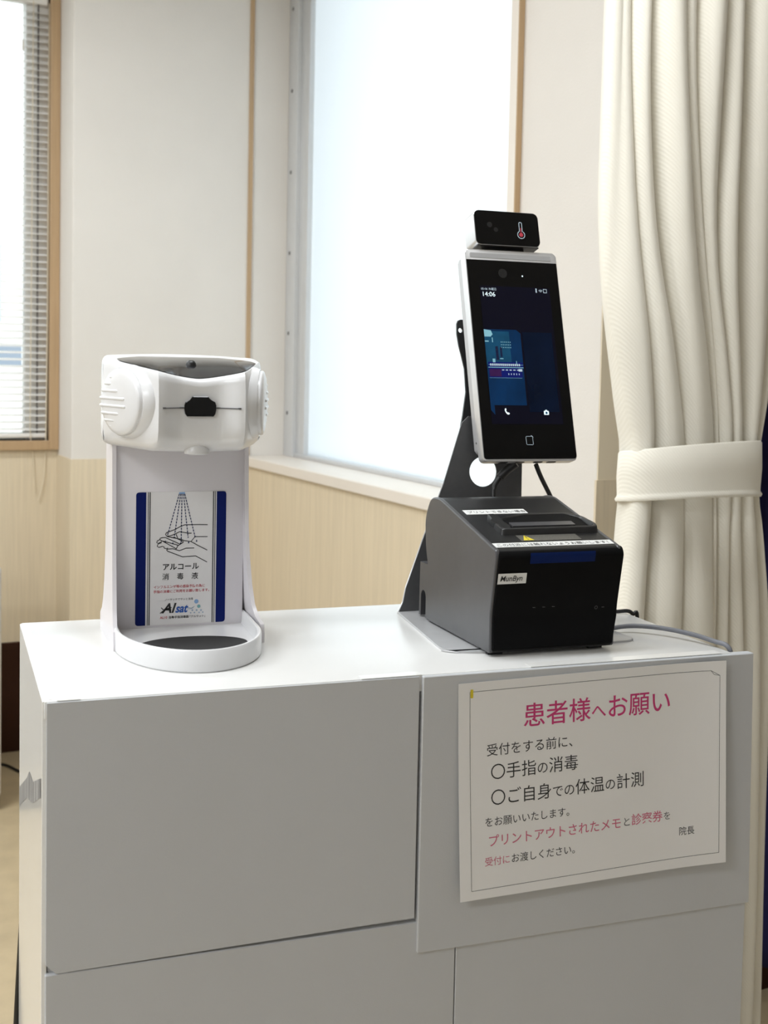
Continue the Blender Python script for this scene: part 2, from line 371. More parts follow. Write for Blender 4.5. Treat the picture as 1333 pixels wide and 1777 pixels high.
tube(bm, [(.470, by-.02, -.04), (.468, by-.02, -.35), (.466, by-.021, -.9), (.464, by-.020, -1.30), (.470, by-.022, -1.38), (.476, by-.022, -1.46), (.479, by-.022, -1.52)], .0012, 6)
link('pull_cord', bm, M['pull'], bl); bm = bmesh.new()
tube(bm, [(.517, by-.016, -.04), (.515, by-.018, -.9), (.511, by-.020, -1.36), (.508, by-.022, -1.43), (.506, by-.023, -1.47), (.498, by-.024, -1.51), (.488, by-.024, -1.545)], .0016, 6)
link('pull_cord', bm, M['pull'], bl)
bm = bmesh.new(); tube(bm, [(.440, by-.018, -.04), (.440, by-.018, -.16)], .0012, 6, 0); tube(bm, [(.440, by-.018, -.16), (.440, by-.018, -.19)], .004, 8, 0)
link('tilt_wand', bm, M['slat'], bl)

# ------------------------------------------------------------ outdoors
EXS = bmesh.new(); box(EXS, (WX+.2, COLY-.09, -1), (WX+1.2, YF+.15, 6)); box(EXS, (WX+.2, -3, H+1.65), (WX+.9, COLY, H+1.8))  # unseen wall and eave, added to dim the frosted pane's left and top
o = struct('sky_blocker', EXS, M['ext2'])
fb = thing('neighbouring_building', 'pale building with windows seen through the left blind', 'building', room(0, 9, 0), (0, 0, TH))
link('facade', B((-9, 0, -3), (2.2, 3, 2.55)), M['ext'], fb)
for z in (-.6, 1.5):
    for k in range(7): link('window', B((-8+k*1.4, -.03, z), (-7.1+k*1.4, .02, z+.6)), M['extwin'], fb)
link('ledge', B((-9, -.3, 1.15), (2.3, 0, 1.3)), M['ext2'], fb)

# ------------------------------------------------------------ unseen ceiling lamps and housings, added to brighten column, curtain and counter
def fill_lamp(x, y, label, power):
    p = room(x, y, ZC)
    t = thing('fill_lamp', label, 'lamp', p, (0, 0, TH))
    bm = bmesh.new(); box(bm, (-.65, -.17, -.03), (.65, -.13, 0), .003); box(bm, (-.65, .13, -.03), (.65, .17, 0), .003); box(bm, (-.65, -.13, -.03), (-.61, .13, 0)); box(bm, (.61, -.13, -.03), (.65, .13, 0))
    link('frame', bm, M['alu'], t)
    d = bpy.data.lights.new('fill_area', 'AREA'); d.shape = 'RECTANGLE'; d.size = 1.2; d.size_y = .25; d.energy = power; d.color = (0.93, 0.97, 1.0)
    l = bpy.data.objects.new('fill_area', d); C.objects.link(l); l.parent = t; l.location = (0, 0, -.012)
fill_lamp(-.60, 1.70, 'unseen ceiling lamp added to brighten the column', FILL_POWER*1.5)
fill_lamp(-1.75, .3, 'unseen ceiling lamp added for light from the left', FILL_POWER*1.6)
fill_lamp(.14, .06, 'unseen ceiling lamp added to light curtain and counter top', FILL_POWER*1.0)
fill_lamp(-2.0, -1.3, 'unseen ceiling lamp added at the far left rear', FILL_POWER*1.4)

# ------------------------------------------------------------ counter
ct = thing('reception_counter', 'white melamine counter carrying the dispenser and printer', 'counter', (0, 0, 0))
CW, CD = .693, .328
link('body', B((.004, .006, .0), (CW-.003, CD, H-.016)), M['cab'], ct)
link('top_panel', B((0, 0, H-.016), (CW, CD, H), .0012), M['cabtop'], ct, smooth=30)
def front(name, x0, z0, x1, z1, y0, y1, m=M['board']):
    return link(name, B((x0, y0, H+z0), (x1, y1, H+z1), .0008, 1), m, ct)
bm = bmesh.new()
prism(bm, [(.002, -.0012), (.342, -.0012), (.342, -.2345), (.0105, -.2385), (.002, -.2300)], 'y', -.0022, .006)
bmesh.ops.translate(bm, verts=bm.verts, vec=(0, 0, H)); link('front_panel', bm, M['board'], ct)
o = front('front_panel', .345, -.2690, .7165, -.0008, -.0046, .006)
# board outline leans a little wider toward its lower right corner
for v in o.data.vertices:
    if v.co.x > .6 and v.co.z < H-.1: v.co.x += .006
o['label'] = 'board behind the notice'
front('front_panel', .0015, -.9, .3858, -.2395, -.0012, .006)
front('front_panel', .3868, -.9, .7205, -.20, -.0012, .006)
link('side_sheet', B((-.0015, .003, .02), (.003, CD-.002, H-.0006), .0004, 1), M['film'], ct)
bm = bmesh.new()
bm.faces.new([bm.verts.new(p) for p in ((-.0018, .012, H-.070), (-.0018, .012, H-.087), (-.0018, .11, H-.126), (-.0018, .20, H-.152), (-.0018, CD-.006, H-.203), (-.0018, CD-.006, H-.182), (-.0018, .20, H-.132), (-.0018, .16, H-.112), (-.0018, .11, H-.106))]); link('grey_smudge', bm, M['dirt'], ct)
for a, b in (((.0105, -.0005), (.030, .020)), ((.285, -.0005), (.345, .012)), ((.46, -.0005), (.68, .014)), ((.004, .004), (.0075, CD-.006))):
    link('clear_tape', B((*a, H-.0002), (*b, H+.0003)), M['film'], ct)

# ------------------------------------------------------------ notice on the board
nt_ = thing('notice_sheet', 'A4 notice in pink and black Japanese text taped to the counter front', 'notice', (.3805, -.0052, H-.0098))
nt_.rotation_euler.y = -R(1.0)
def curl(u, v):      # u,v in mm from lower left; the sheet lifts off the board below and at its right
    s = max(0.0, 1-v/210); e = max(0.0, (u-215)/82)
    return .0006 + .0085*s**1.6 + .006*e**2*(1-.3*s) + .0012*math.sin(v/210*math.pi)*e
def sheet(off):
    return lambda u, v: (u/1000, -curl(u, v)-off, (v-210)/1000)
bm = bmesh.new(); f = sheet(0); nu, nv = 40, 28
V = [[bm.verts.new(f(297*i/nu, 210*j/nv)) for j in range(nv+1)] for i in range(nu+1)]
for i in range(nu):
    for j in range(nv): bm.faces.new((V[i][j], V[i+1][j], V[i+1][j+1], V[i][j+1]))
o = link('paper', bm, M['paper'], nt_)
md = o.modifiers.new('thickness', 'SOLIDIFY'); md.thickness = .00025; md.offset = -1
F = sheet(.0004)
def note(name, segs, x, y, m, bold=0.0, sx=1.0):
    b, xe = text_bm(segs, x, y, F, bold=bold, sx=sx); link(name, b, m, nt_); return xe
note('heading', [('患者様', 25), ('へ', 17.5), ('お願い', 25)], 68, 163.5, M['pink'], .006)
note('text_line', [('受付をする前に、', 12.7)], 29, 138, M['ink'])
note('text_line', [('〇手指', 16.6), ('の', 13), ('消毒', 16.6)], 33, 115, M['ink'])
note('text_line', [('〇ご自身', 16.6), ('での', 12.8), ('体温', 16.6), ('の', 12.8), ('計測', 16.6)], 33, 90, M['ink'])
note('text_line', [('をお願いいたします。', 9.8)], 26.5, 69.5, M['ink'])
note('text_line', [('プリントアウトされたメモ', 12.3)], 29.5, 50, M['pink2'], .004)
note('text_line', [('と', 10)], 178, 51, M['ink2'])
note('text_line', [('診察券', 12.2)], 188.2, 51.2, M['pink2'], .005)
note('text_line', [('を', 9.2)], 225.2, 51.8, M['ink2'])
note('text_line', [('受付に', 9.2)], 26, 31.5, M['pink2'])
note('text_line', [('お渡しください。', 9.5)], 54, 31.5, M['ink'])
note('text_line', [('院長', 9.2)], 243, 34, M['ink'])
bm = bmesh.new()
def edge(a, b, n=24): return [(a[0]+(b[0]-a[0])*i/n, a[1]+(b[1]-a[1])*i/n) for i in range(n+1)]
for a, b in (((12, 201), (280, 200.5)), ((290, 195), (289, 11)), ((289, 11), (12, 8.8)), ((12, 8.8), (12, 201)), ((280, 200.5), (283.5, 196.3)), ((283.5, 196.3), (290, 195)), ((280, 200.5), (290, 195))):
    stroke(bm, edge(a, b), .45, F)
link('border_line', bm, M['ink2'], nt_)
bm = bmesh.new(); flat(bm, rrect(12.4, 195, 15.4, 203.5, 1), F); o = link('corner_mark', bm, M['yellow'], nt_); o['label'] = 'small yellow mark in the corner'

# ------------------------------------------------------------ hand sanitizer dispenser
DX, DY = .157, .2315
ds = thing('sanitizer_dispenser', 'white automatic alcohol hand sanitizer dispenser with blue sticker and round tray', 'dispenser', (DX, DY, H))
def dl(x, y, z): return (x-DX, y-DY, z)
def tray_outline(k, z, shift=0.0):
    pts = []
    cx, cy = -.0035, -.066
    for i in range(33):
        t = math.pi + math.pi*i/32
        pts.append((cx+(.0725-k)*math.cos(t), cy+(.107-k)*math.sin(t)*(abs(math.sin(t))**.0), z))
    pts += [(.0715-k, -.02, z), (.0720-k*.3, .045-k, z), (-.0720+k*.3, .045-k, z), (-.0735+k, -.02, z)]
    return pts
bm = bmesh.new()
loft(bm, [tray_outline(.0015, 0), tray_outline(0, .0015), tray_outline(0, .0205), tray_outline(.001, .0218), tray_outline(.0028, .0218), tray_outline(.0042, .0205), tray_outline(.0055, .0085), tray_outline(.010, .0080)])
link('tray', bm, M['plast'], ds, smooth=40)
bm = bmesh.new(); cx, cy = -.0025, -.093
loft(bm, [[(cx+.0545*math.cos(a), cy+.0335*math.sin(a), zz) for a in [2*math.pi*i/48 for i in range(48)]] for zz in (.0078, .0102)])
o = link('drip_mat', bm, M['blk_matte'], ds, smooth=30); o['label'] = 'black oval drip mat'
# back column with its forward flaring side wings
link('back_panel', B((-.0690, .0, .004), (.0690, .044, .215), .001), M['plast2'], ds, smooth=30)
for s in (-1, 1):
    bm = bmesh.new(); rings = []
    prof = [(.204, -.004, 0), (.16, -.006, 0), (.115, -.009, 0), (.085, -.014, .0004), (.055, -.023, .0012), (.035, -.033, .0022), (.024, -.046, .0035), (.019, -.062, .0052), (.010, -.064, .0052), (.0, -.064, .005)]
    rings = []
    for z, yf, ex in prof:
        x = s*(.0725+ex); rings.append([(x, yf, z), (x, .045, z), (x-s*.0042, .045, z), (x-s*.0042, yf, z)])
    loft(bm, rings); link('side_wing', bm, M['plast2'], ds, smooth=35)
# head: lofted across its width
def sstep(a, b, x):
    t = max(0.0, min(1.0, (x-a)/(b-a))); return t*t*(3-2*t)
def zlip(x): return .2735 + .0200*min(1, abs(x)/.0815)**1.45
def yfront(x, z=.2465):
    a = abs(x)
    r_ = math.sqrt(max(0.0, 1-((z-.2460)/.050)**2))
    y = -.0985 - .0015*sstep(0, .03, a) - .0125*sstep(.018, .043, a)*r_
    u = max(0.0, (a-.0435)/.0395)
    return y + .091*u**1.06
def hsec(x):
    a = min(1.0, abs(x)/.0830)
    rnd = math.sqrt(max(0.0, 1-max(0.0, (a-.90)/.10)**2))          # rounding of the ends
    k = 1-rnd
    zb = .2005 + .004*a + .008*k; zt = zlip(x)-.007*k; ztb = .299-.003*a*a-.007*k; yb = .040-.030*sstep(.80, 1, a)-.004*k
    p = []
    for i in range(20):
        z = zb + (zt-zb)*(i/19)
        y = yfront(x, z) + .010*k
        q = min(1.0, (z-zb)/.022); y += .022*(1-math.sqrt(max(0.0, 1-(1-q)**2)))
        q = min(1.0, (zt-z)/.004); y += .003*(1-math.sqrt(max(0.0, 1-(1-q)**2)))
        p.append((min(y, yb-.016), z))
    y0 = p[-1][0]
    for t in (.15, .5, .85): p.append((y0+(yb-.008-y0)*t, zt+(ztb-zt)*t))
    p += [(yb-.006, ztb-.0002), (yb-.0015, ztb-.003), (yb, ztb-.009), (yb, (zb+ztb)/2), (yb, zb+.012), (yb-.003, zb+.004), (yb-.010, zb)]
    p += [(yb+(p[0][0]-yb)*t, zb) for t in (.4, .75)]
    return [(x, q[0], q[1]) for q in p]
bm = bmesh.new()
xs = [-.083*math.cos(math.pi*i/64) for i in range(65)]
loft(bm, [hsec(x) for x in xs]); link('head', bm, M['plast'], ds, smooth=50)
# pods at both ends
for s in (-1, 1):
    ang = R(18); c = Vector((s*.0712, -.0612, .2500)); n = Vector((s*math.cos(ang), -math.sin(ang), 0)); t = Vector((-s*math.sin(ang), -math.cos(ang), 0)); k = Vector((0, 0, 1))
    def ell(ry, rz, d): return [c+n*d+t*ry*math.cos(2*math.pi*i/48)+k*rz*math.sin(2*math.pi*i/48) for i in range(48)]
    bm = bmesh.new()
    loft(bm, [ell(.0520, .0360, -.0135), ell(.0535, .0376, -.0122), ell(.0530, .0374, -.0095), ell(.0500, .0362, -.0050), ell(.0455, .0345, -.0012), ell(.0440, .0338, -.0015)])
    link('pod_ring', bm, M['plast'], ds, smooth=50)
    bm = bmesh.new()
    loft(bm, [ell(.0435, .0335, -.010), ell(.0430, .0332, .0010), ell(.0420, .0325, .0022), ell(.0370, .0285, .0036), ell(.025, .019, .0050), ell(.010, .007, .0056)])
    for dz, l0, l1 in ((.0240, -.030, -.010), (.0175, -.036, -.012), (.0105, -.039, .002), (.0030, -.041, .016), (-.0045, -.041, .018), (-.0120, -.040, .004), (-.0190, -.036, -.004), (-.0250, -.028, -.010)):
        q = c+n*(.0056-5.0*dz*dz)+k*dz
        tube(bm, [q+t*l0-n*.0040, q+t*(l0+.006)-n*.0016, q+t*(l1-.006)-n*.0003, q+t*l1-n*.0018], .0018, 8)
    link('pod_cap', bm, M['plast'], ds, smooth=50)
# smoked lens in the top
bm = bmesh.new(); rows = []
for i in range(41):
    x = -.0700+.140*i/40; a = abs(x)/.0815; w_ = max(0.0, 1-(abs(x)/.0705)**2)
    ztf = zlip(x); yf = yfront(x, ztf)+.003; ztb = .299-.003*a*a
    row = []
    for j in range(9):
        tt = j/8; y = (yf+.0035)*(1-tt)+(-.02+.040*w_**.5)*tt
        zz = ztf+(ztb-ztf)*(y-yf)/(.040-yf)
        row.append((x, y, zz+.0008+.0050*w_*math.sin(math.pi*tt**.8)))
    rows.append(row)
loft(bm, rows, caps=False, closed=False); o = link('smoked_window', bm, M['smoke'], ds, smooth=60); o['label'] = 'dark smoked window in the top'
bm = bmesh.new(); q = Vector((0, -.050, .2862))
loft(bm, [[(q.x+r_*math.cos(2*math.pi*i/24), q.y+r_*math.sin(2*math.pi*i/24), q.z+z_) for i in range(24)] for r_, z_ in ((.0056, -.004), (.0056, .0005), (.0052, .003), (.0040, .0052), (.002, .0064))])
link('lock_knob', bm, M['blk'], ds, smooth=50)
bm = bmesh.new()
prism(bm, [(-.0130, .2376), (-.0148, .2400), (-.0157, .2440), (-.0157, .2485), (-.0145, .2517), (-.0112, .2527), (-.0103, .2532), (-.0076, .2572), (.0076, .2572), (.0103, .2532), (.0112, .2527), (.0145, .2517), (.0157, .2485), (.0157, .2440), (.0148, .2400), (.0130, .2376)], 'y', -.1022, -.085, .0006, 1)
o = link('sensor_window', bm, M['glassblk'], ds); o['label'] = 'black latch window in the head front'
for s in (-1, 1):
    bm = bmesh.new(); pts = [(s*x, yfront(x)-.0006, .2458) for x in (.0155, .02, .025, .03, .034, .038)]
    tube(bm, pts, .0006, 6, 2)
    box(bm, (s*.0165, pts[0][1]-.0008, .2451), (s*.0205, pts[0][1]+.004, .2466)); box(bm, (s*.0355, pts[-1][1]-.0004, .2451), (s*.0385, pts[-1][1]+.004, .2466))
    link('seam', bm, M['ink2'], ds)
bm = bmesh.new()
rings = []
for z_, r_ in ((.2155, .003), (.2135, .0065), (.2080, .0090), (.2030, .0120), (.2000, .0120), (.1990, .009)):
    rings.append([(r_*1.05*math.cos(2*math.pi*i/24), -.0855+.9*r_*math.sin(2*math.pi*i/24), z_) for i in range(24)])
loft(bm, rings); link('nozzle', bm, M['plast'], ds, smooth=60)
# sticker on the back column (mm, origin lower left)
st = link('sticker', (lambda b: (prism(b, rrect(-.0470, .0105, .0495, .1530, .003), 'y', -.0006, .001), b)[1])(bmesh.new()), M['stick'], ds)
st['label'] = 'blue edged instruction sticker'
def SF(u, v): return (-.0470+u/1000, -.0009, .0108+v/1000)
for pl in (roundpoly([(0, 0), (10.6, 0), (10.6, 142), (0, 142)], [3.5, 0, 0, 3.5]), roundpoly([(86.0, 0), (96.3, 0), (96.3, 142), (86.0, 142)], [0, 3.5, 3.5, 0])):
    bm = bmesh.new(); flat(bm, pl, SF); link('blue_stripe', bm, M['blue'], st)
for x, wd in ((12.7, .7), (14.6, 1.0), (82.3, 1.0), (84.3, .7)):
    bm = bmesh.new(); flat(bm, [(x-wd/2, 0), (x+wd/2, 0), (x+wd/2, 142), (x-wd/2, 142)], SF); link('stripe_line', bm, M['ink'], st)
HAND = [[(76.3, 106.1), (64.8, 106.5), (51.5, 106.5), (47.1, 105.0), (41.8, 102.0), (32.2, 98.6), (31.3, 96.9), (32.1, 95.1), (35.6, 94.9), (40.9, 96.7), (46.2, 99.3), (51.5, 98.3), (55.0, 97.5), (59.0, 97.4)], [(42.5, 96.7), (43.5, 94.0), (44.2, 92.7)], [(33.0, 94.4), (47.0, 91.3), (51.4, 89.6), (58.5, 88.4), (62.9, 93.6), (76.3, 93.2)], [(58.5, 88.4), (66.4, 83.8), (76.2, 78.6)], [(37.4, 93.2), (40.9, 93.2), (50.5, 88.5), (47.0, 86.4)], [(31.3, 93.4), (46.1, 86.2)], [(31.3, 93.4), (27.8, 93.4), (25.6, 92.8), (25.2, 91.7), (26.9, 90.1), (31.2, 89.0), (45.2, 84.7), (50.5, 88.1)], [(25.2, 91.3), (22.7, 90.2), (21.9, 88.3), (23.8, 87.3), (27.8, 89.9), (42.6, 81.2)], [(27.3, 88.3), (23.4, 86.7), (22.5, 84.3), (24.3, 83.1), (28.6, 84.2)], [(29.1, 84.1), (30.3, 81.9), (33.0, 81.4), (33.8, 82.5)], [(50.5, 88.1), (44.4, 84.2), (42.6, 80.7)], [(76.1, 65.7), (63.7, 72.7), (49.6, 72.2), (33.4, 78.8), (32.5, 80.1), (33.8, 81.0), (39.1, 81.3), (46.1, 78.9), (53.1, 81.4), (62.0, 81.4)]]
bm = bmesh.new()
for l in HAND: stroke(bm, l, .85, SF)
link('hand_drawing', bm, M['ink'], st)
bm = bmesh.new()
for a, b in [((45.5, 139.9), (33.0, 94.7)), ((47.0, 139.9), (40.4, 92.7)), ((48.3, 139.9), (47.9, 86.4)), ((49.9, 139.8), (55.4, 92.4)), ((51.2, 139.8), (62.9, 92.7))]:
    d = Vector(b)-Vector(a); L_ = d.length; d.normalize(); q = 0
    while q < L_:
        e = min(q+2.4, L_); stroke(bm, [Vector(a)+d*q, Vector(a)+d*e], .95, SF); q += 3.3
for x, y in [(31.2, 89.0), (39.1, 87.0), (47.2, 86.6), (56.0, 87.5), (64.5, 89.0)]: flat(bm, [(x-.9, y-.6), (x, y-1.0), (x+.9, y-.6), (x, y+1.6)], SF)
link('spray_drawing', bm, M['spray'], st)
bm = bmesh.new(); flat(bm, [(45.3, 139.8), (51.4, 139.8), (51.4, 141.6), (45.3, 141.6)], SF); link('nozzle_drawing', bm, M['ltblue'], st)
def stext(segs, x, y, m, bold=0, shear=0, sx=1): b, xe = text_bm(segs, x, y, SF, bold=bold, shear=shear, sx=sx); link('lettering', b, m, st); return xe
stext([('アルコール', 7.9)], 28, 59, M['ink'], .02)
stext([('消', 7.6)], 28, 48.6, M['ink'], .007); stext([('毒', 7.6)], 43.6, 48.6, M['ink'], .007); stext([('液', 7.6)], 59.2, 48.6, M['ink'], .007)
stext([('インフルエンザ等の感染予防の為に', 3.45)], 19, 39.3, M['red'], .008)
stext([('手指の消毒にご利用をお願い致します。', 3.45)], 18.9, 34.3, M['red'], .008)
stext([('ノータッチでサッと消毒', 2.8)], 30.8, 25.6, M['ink2'])
stext([('Al', 14.5)], 28.2, 12.6, M['ink'], .025, .32, sx=1.0)
stext([('sat', 13.0)], 42.2, 12.6, M['midblue'], .028, .32, sx=.84)
bm = bmesh.new(); stroke(bm, [(26.2, 12.2), (29, 14.6), (33, 17.0), (38.5, 18.2)], .9, SF); stroke(bm, [(27.4, 18.4), (29, 16.5), (32, 15.6), (38, 15.4)], .9, SF); link('lettering', bm, M['ink'], st)
bm = bmesh.new(); stroke(bm, [(56, 17.2), (60, 16.4), (63, 18.4)], .5, SF); stroke(bm, [(55, 15.8), (59, 15.6), (62, 17.0)], .5, SF); link('logo_swoosh', bm, M['bub'], st)
stext([('AL10', 3.6)], 26.2, 6.4, M['red'], .01); stext([('自動手指消毒器', 3.1)], 35.3, 6.4, M['ink'], .014); stext([('「アルサット」', 2.9)], 56.2, 6.4, M['ink2'], .01)
for (x, y), r_, mm in [((65.0, 23.5), 2.3, 'ltblue'), ((67.7, 18.1), 1.8, 'teal')]:
    bm = bmesh.new(); flat(bm, circle(x, y, r_), SF); link('bubble', bm, M[mm], st)
for (x, y), r_ in [((60.8, 14.2), 1.0), ((65.4, 14.0), 1.0), ((70.1, 13.8), 1.0), ((59.0, 11.4), 0.8), ((63.0, 11.5), 0.8), ((68.1, 11.4), 0.8), ((72.1, 11.5), 0.8)]:
    bm = bmesh.new(); flat(bm, circle(x, y, r_, 14), SF); link('bubble', bm, M['bub'], st)

# ------------------------------------------------------------ terminal stand
sd = thing('terminal_stand', 'black steel stand with grey base plate holding the face terminal', 'stand', (.515, .27, H))
def sl(x, y, z): return (x-.515, y-.27, z)
bm = bmesh.new(); prism(bm, roundpoly([(-.115, -.190), (-.094, -.2085), (.104, -.1985), (.108, -.188), (.100, .004), (-.092, .004)], [.018, .030, .010, .006, 0, 0], 6), 'z', 0, .0022, .0005, 1)
link('base_plate', bm, M['plate'], sd, smooth=30)
TL_ = .10     # lean of the upright
def up(x, z, dy=0.0): return (x-.515, .004+TL_*z+dy, z)
outer = [(.4235, 0.0), (.4301, .013), (.4340, .0296), (.4568, .0865), (.4838, .1509), (.5050, .212), (.5090, .224), (.5180, .232), (.5600, .232), (.5890, .205), (.5884, .174), (.5869, .135), (.5950, .060), (.6050, .020), (.6100, 0)]
bm = bmesh.new()
hole = circle(.5360, .1650, .0182, 28)
# plate with a round cable hole: outline bridged to the hole
def plate_with_hole(bm, outer, hole, f, t):
    for side in (0, 1):
        vo = [bm.verts.new(f(x, z, side*t)) for x, z in outer]; vh = [bm.verts.new(f(x, z, side*t)) for x, z in hole]
        eo = [bm.edges.new((vo[i], vo[(i+1) % len(vo)])) for i in range(len(vo))]; eh = [bm.edges.new((vh[i], vh[(i+1) % len(vh)])) for i in range(len(vh))]
        bmesh.ops.triangle_fill(bm, use_beauty=True, use_dissolve=False, edges=eo+eh)
        if side == 0: a = (vo, vh)
        else: b = (vo, vh)
    for q in (0, 1):
        n = len(a[q])
        for i in range(n): bm.faces.new((a[q][i], a[q][(i+1) % n], b[q][(i+1) % n], b[q][i]))
plate_with_hole(bm, outer, hole, up, .0022)
link('upright', bm, M['stand'], sd)
bm = bmesh.new(); tube(bm, [up(x-.0004, z, .0011) for x, z in outer[:5]], .0009, 8, 0); link('cut_edge_glint', bm, M['silver'], sd)  # silver tube puts in the highlight along the cut plate edge
# curved bracket behind the terminal
bm = bmesh.new()
br = [(.5105, .212), (.5120, .2210), (.5155, .2331), (.5222, .2610), (.5228, .2892), (.5200, .306), (.5178, .3175), (.5165, .332), (.5175, .3445), (.5195, .3485), (.5233, .3500), (.60, .350), (.60, .205), (.53, .200)]
hole2 = circle(.5216, .3365, .0030, 14)
plate_with_hole(bm, br, hole2, lambda x, z, dy: (x-.515, .030+.27*(z-.2)+dy, z), .003)
link('bracket', bm, M['blk'], sd)

# ------------------------------------------------------------ face terminal
TA = R(15.8); TW, THh = .124, .2645
ft = thing('face_terminal', 'black glass face recognition terminal with silver edge and thermometer camera on top', 'terminal', (.5795, .249, H+.181), (-TA, 0, 0))
bm = bmesh.new(); prism(bm, rrect(-TW/2, 0, TW/2, THh, .005), 'y', 0, .014, .0012, 2); link('front_frame', bm, M['silver'], ft, smooth=30)
bm = bmesh.new(); prism(bm, rrect(-TW/2+.0015, .012, TW/2-.0015, THh-.004, .006), 'y', .0135, .027, .002, 2); link('rear_shell', bm, M['silver2'], ft, smooth=30)
bm = bmesh.new(); prism(bm, [(.0195+.0012*math.cos(a), .026+.0012*math.sin(a)) for a in [2*math.pi*i/10 for i in range(10)]], 'x', -TW/2+.0010, -TW/2+.003); link('side_screw', bm, M['screw'], ft)
bm = bmesh.new(); prism(bm, roundpoly([(-TW/2+.0008, .0025), (TW/2-.0008, .0025), (TW/2-.0008, THh-.0135), (-TW/2+.0008, THh-.0135)], [.004, .004, 0, 0]), 'y', -.0012, .002, .0004, 1)
link('cover_glass', bm, M['glassblk'], ft)
bm = bmesh.new(); prism(bm, rrect(-TW/2+.006, THh-.0105, TW/2-.008, THh-.0045, .0015), 'y', -.0003, .001); link('speaker_slot', bm, M['silver2'], ft)
def TF(d): return lambda u, v: (-TW/2+u/1000, -.0012-d, v/1000)
def scr(name, polys, m, d):
    bm = bmesh.new()
    for p in polys: flat(bm, p, TF(d))
    return link(name, bm, m, sc)
def rc(x0, y0, x1, y1): return [(x0, y0), (x1, y0), (x1, y1), (x0, y1)]
bm = bmesh.new(); flat(bm, rc(14.8, 45, 109.6, 217.7), TF(.00015)); sc = link('screen', bm, M['s_base'], ft); sc['label'] = 'lit dark blue screen'
scr('screen_image', [rc(66, 60, 106, 160)], M['s_dim'], .0003)
scr('screen_image', [[(14.9, 62), (20, 56), (20, 68), (63, 68), (63.5, 158), (58, 162.5), (14.9, 162.5)]], M['s_blue'], .0003)
scr('screen_image', [rc(15, 118, 48, 160)], M['s_teal'], .0004)
scr('screen_image', [[(14.9, 153), (23, 153), (26, 156), (24, 161), (14.9, 162)]]+[rc(24.5, 146, 25.6, 152), rc(15, 146.5, 20, 148), rc(23, 121, 26.5, 125.5), rc(54, 118.5, 54.8, 123), rc(33, 125.2, 37.5, 126.2), rc(16.5, 114.4, 63, 115.2), rc(17, 117.9, 63, 118.3), rc(17, 101.6, 60, 101.9)]+[rc(36+k*2.4, 146-j*3.4, 37.0+k*2.4, 147.2-j*3.4) for k in range(6) for j in range(3)], M['s_lite'], .00055)
scr('screen_image', [rc(28, 124, 31.5, 141), rc(34, 128, 36.5, 140)], M['s_dk'], .0006)
scr('screen_image', [rc(16.5, 115.2, 63, 121.5), rc(17, 102, 61, 114.2)], M['s_ban'], .0005)
scr('screen_image', [rc(17.5, 103.5, 33, 112.5)], M['s_red'], .0006)
scr('screen_image', [rc(19+k*2.7, 116.6, 20.8+k*2.7, 119.4) for k in range(15)]+[rc(42+k*3.5, 105.5, 43+k*3.5, 107.5) for k in range(5)]+[rc(34+k*5, 111, 37+k*5, 112.2) for k in range(5)]+[rc(56, 110, 61, 113)], M['ic2'], .0007)
b, _ = text_bm([('05-06 木曜日', 3.7)], 16.3, 212.2, TF(.0006)); link('screen_text', b, M['ic2'], sc)
b, _ = text_bm([('14:06', 8.2)], 16.6, 204.2, TF(.0006)); link('screen_text', b, M['ic'], sc)
bm = bmesh.new()
flat(bm, rrect(90, 211.2, 91.6, 216.8, .7), TF(.0006))
for k, r_ in enumerate((1.2, 2.3, 3.4)): stroke(bm, [(96.8+r_*math.cos(t), 211.6+r_*math.sin(t)) for t in [R(40+100*i/8) for i in range(9)]], .5, TF(.0006))
stroke(bm, [(100.8, 211.6), (105, 211.6), (105, 216), (100.8, 216)], .8, TF(.0006), True)
link('status_icons', bm, M['ic2'], sc)
bm = bmesh.new()
ph = [(32.9, 63.6), (34.4, 64.4), (35.0, 62.2), (34.2, 61.2), (36.2, 58.8), (37.4, 59.2), (39.0, 57.8), (37.8, 56.4), (36.0, 56.6), (33.8, 58.8), (32.7, 61.4)]
flat(bm, ph, TF(.0006)); link('phone_icon', bm, M['ic'], sc)
bm = bmesh.new(); flat(bm, rrect(84.6, 56.4, 91.2, 61.4, .8), TF(.0006)); flat(bm, rc(86.6, 61.4, 89.0, 62.6), TF(.0006)); link('camera_icon', bm, M['ic'], sc)
bm = bmesh.new(); flat(bm, circle(87.9, 58.9, 1.5, 16), TF(.0008)); stroke(bm, circle(87.9, 58.9, .8, 12), .3, TF(.0009), True); link('camera_icon', bm, M['s_teal'], sc)
bm = bmesh.new(); stroke(bm, [(66, 28.2), (66.3, 20.4), (65.6, 19.6), (58.2, 19.7), (57.5, 20.4), (57.2, 29.0), (58, 29.8), (64.8, 29.9)], .45, TF(.0005)); stroke(bm, [(64, 31), (66.4, 29.3), (66.6, 28.2)], .7, TF(.0005)); link('card_icon', bm, M['ic2'], ft)
bm = bmesh.new(); flat(bm, circle(47.5, 234.5, 6, 24), TF(.00025)); link('camera_lens', bm, M['blk'], ft)
bm = bmesh.new(); flat(bm, circle(74, 232, 1.0, 12), TF(.0003)); o = link('led', bm, M['ic'], ft); o['label'] = 'tiny white lit dot'
for x in (-.034, -.012, .012, .03): link('port', B((x-.005, .004, -.0008), (x+.005, .010, .001)), M['blk'], ft)
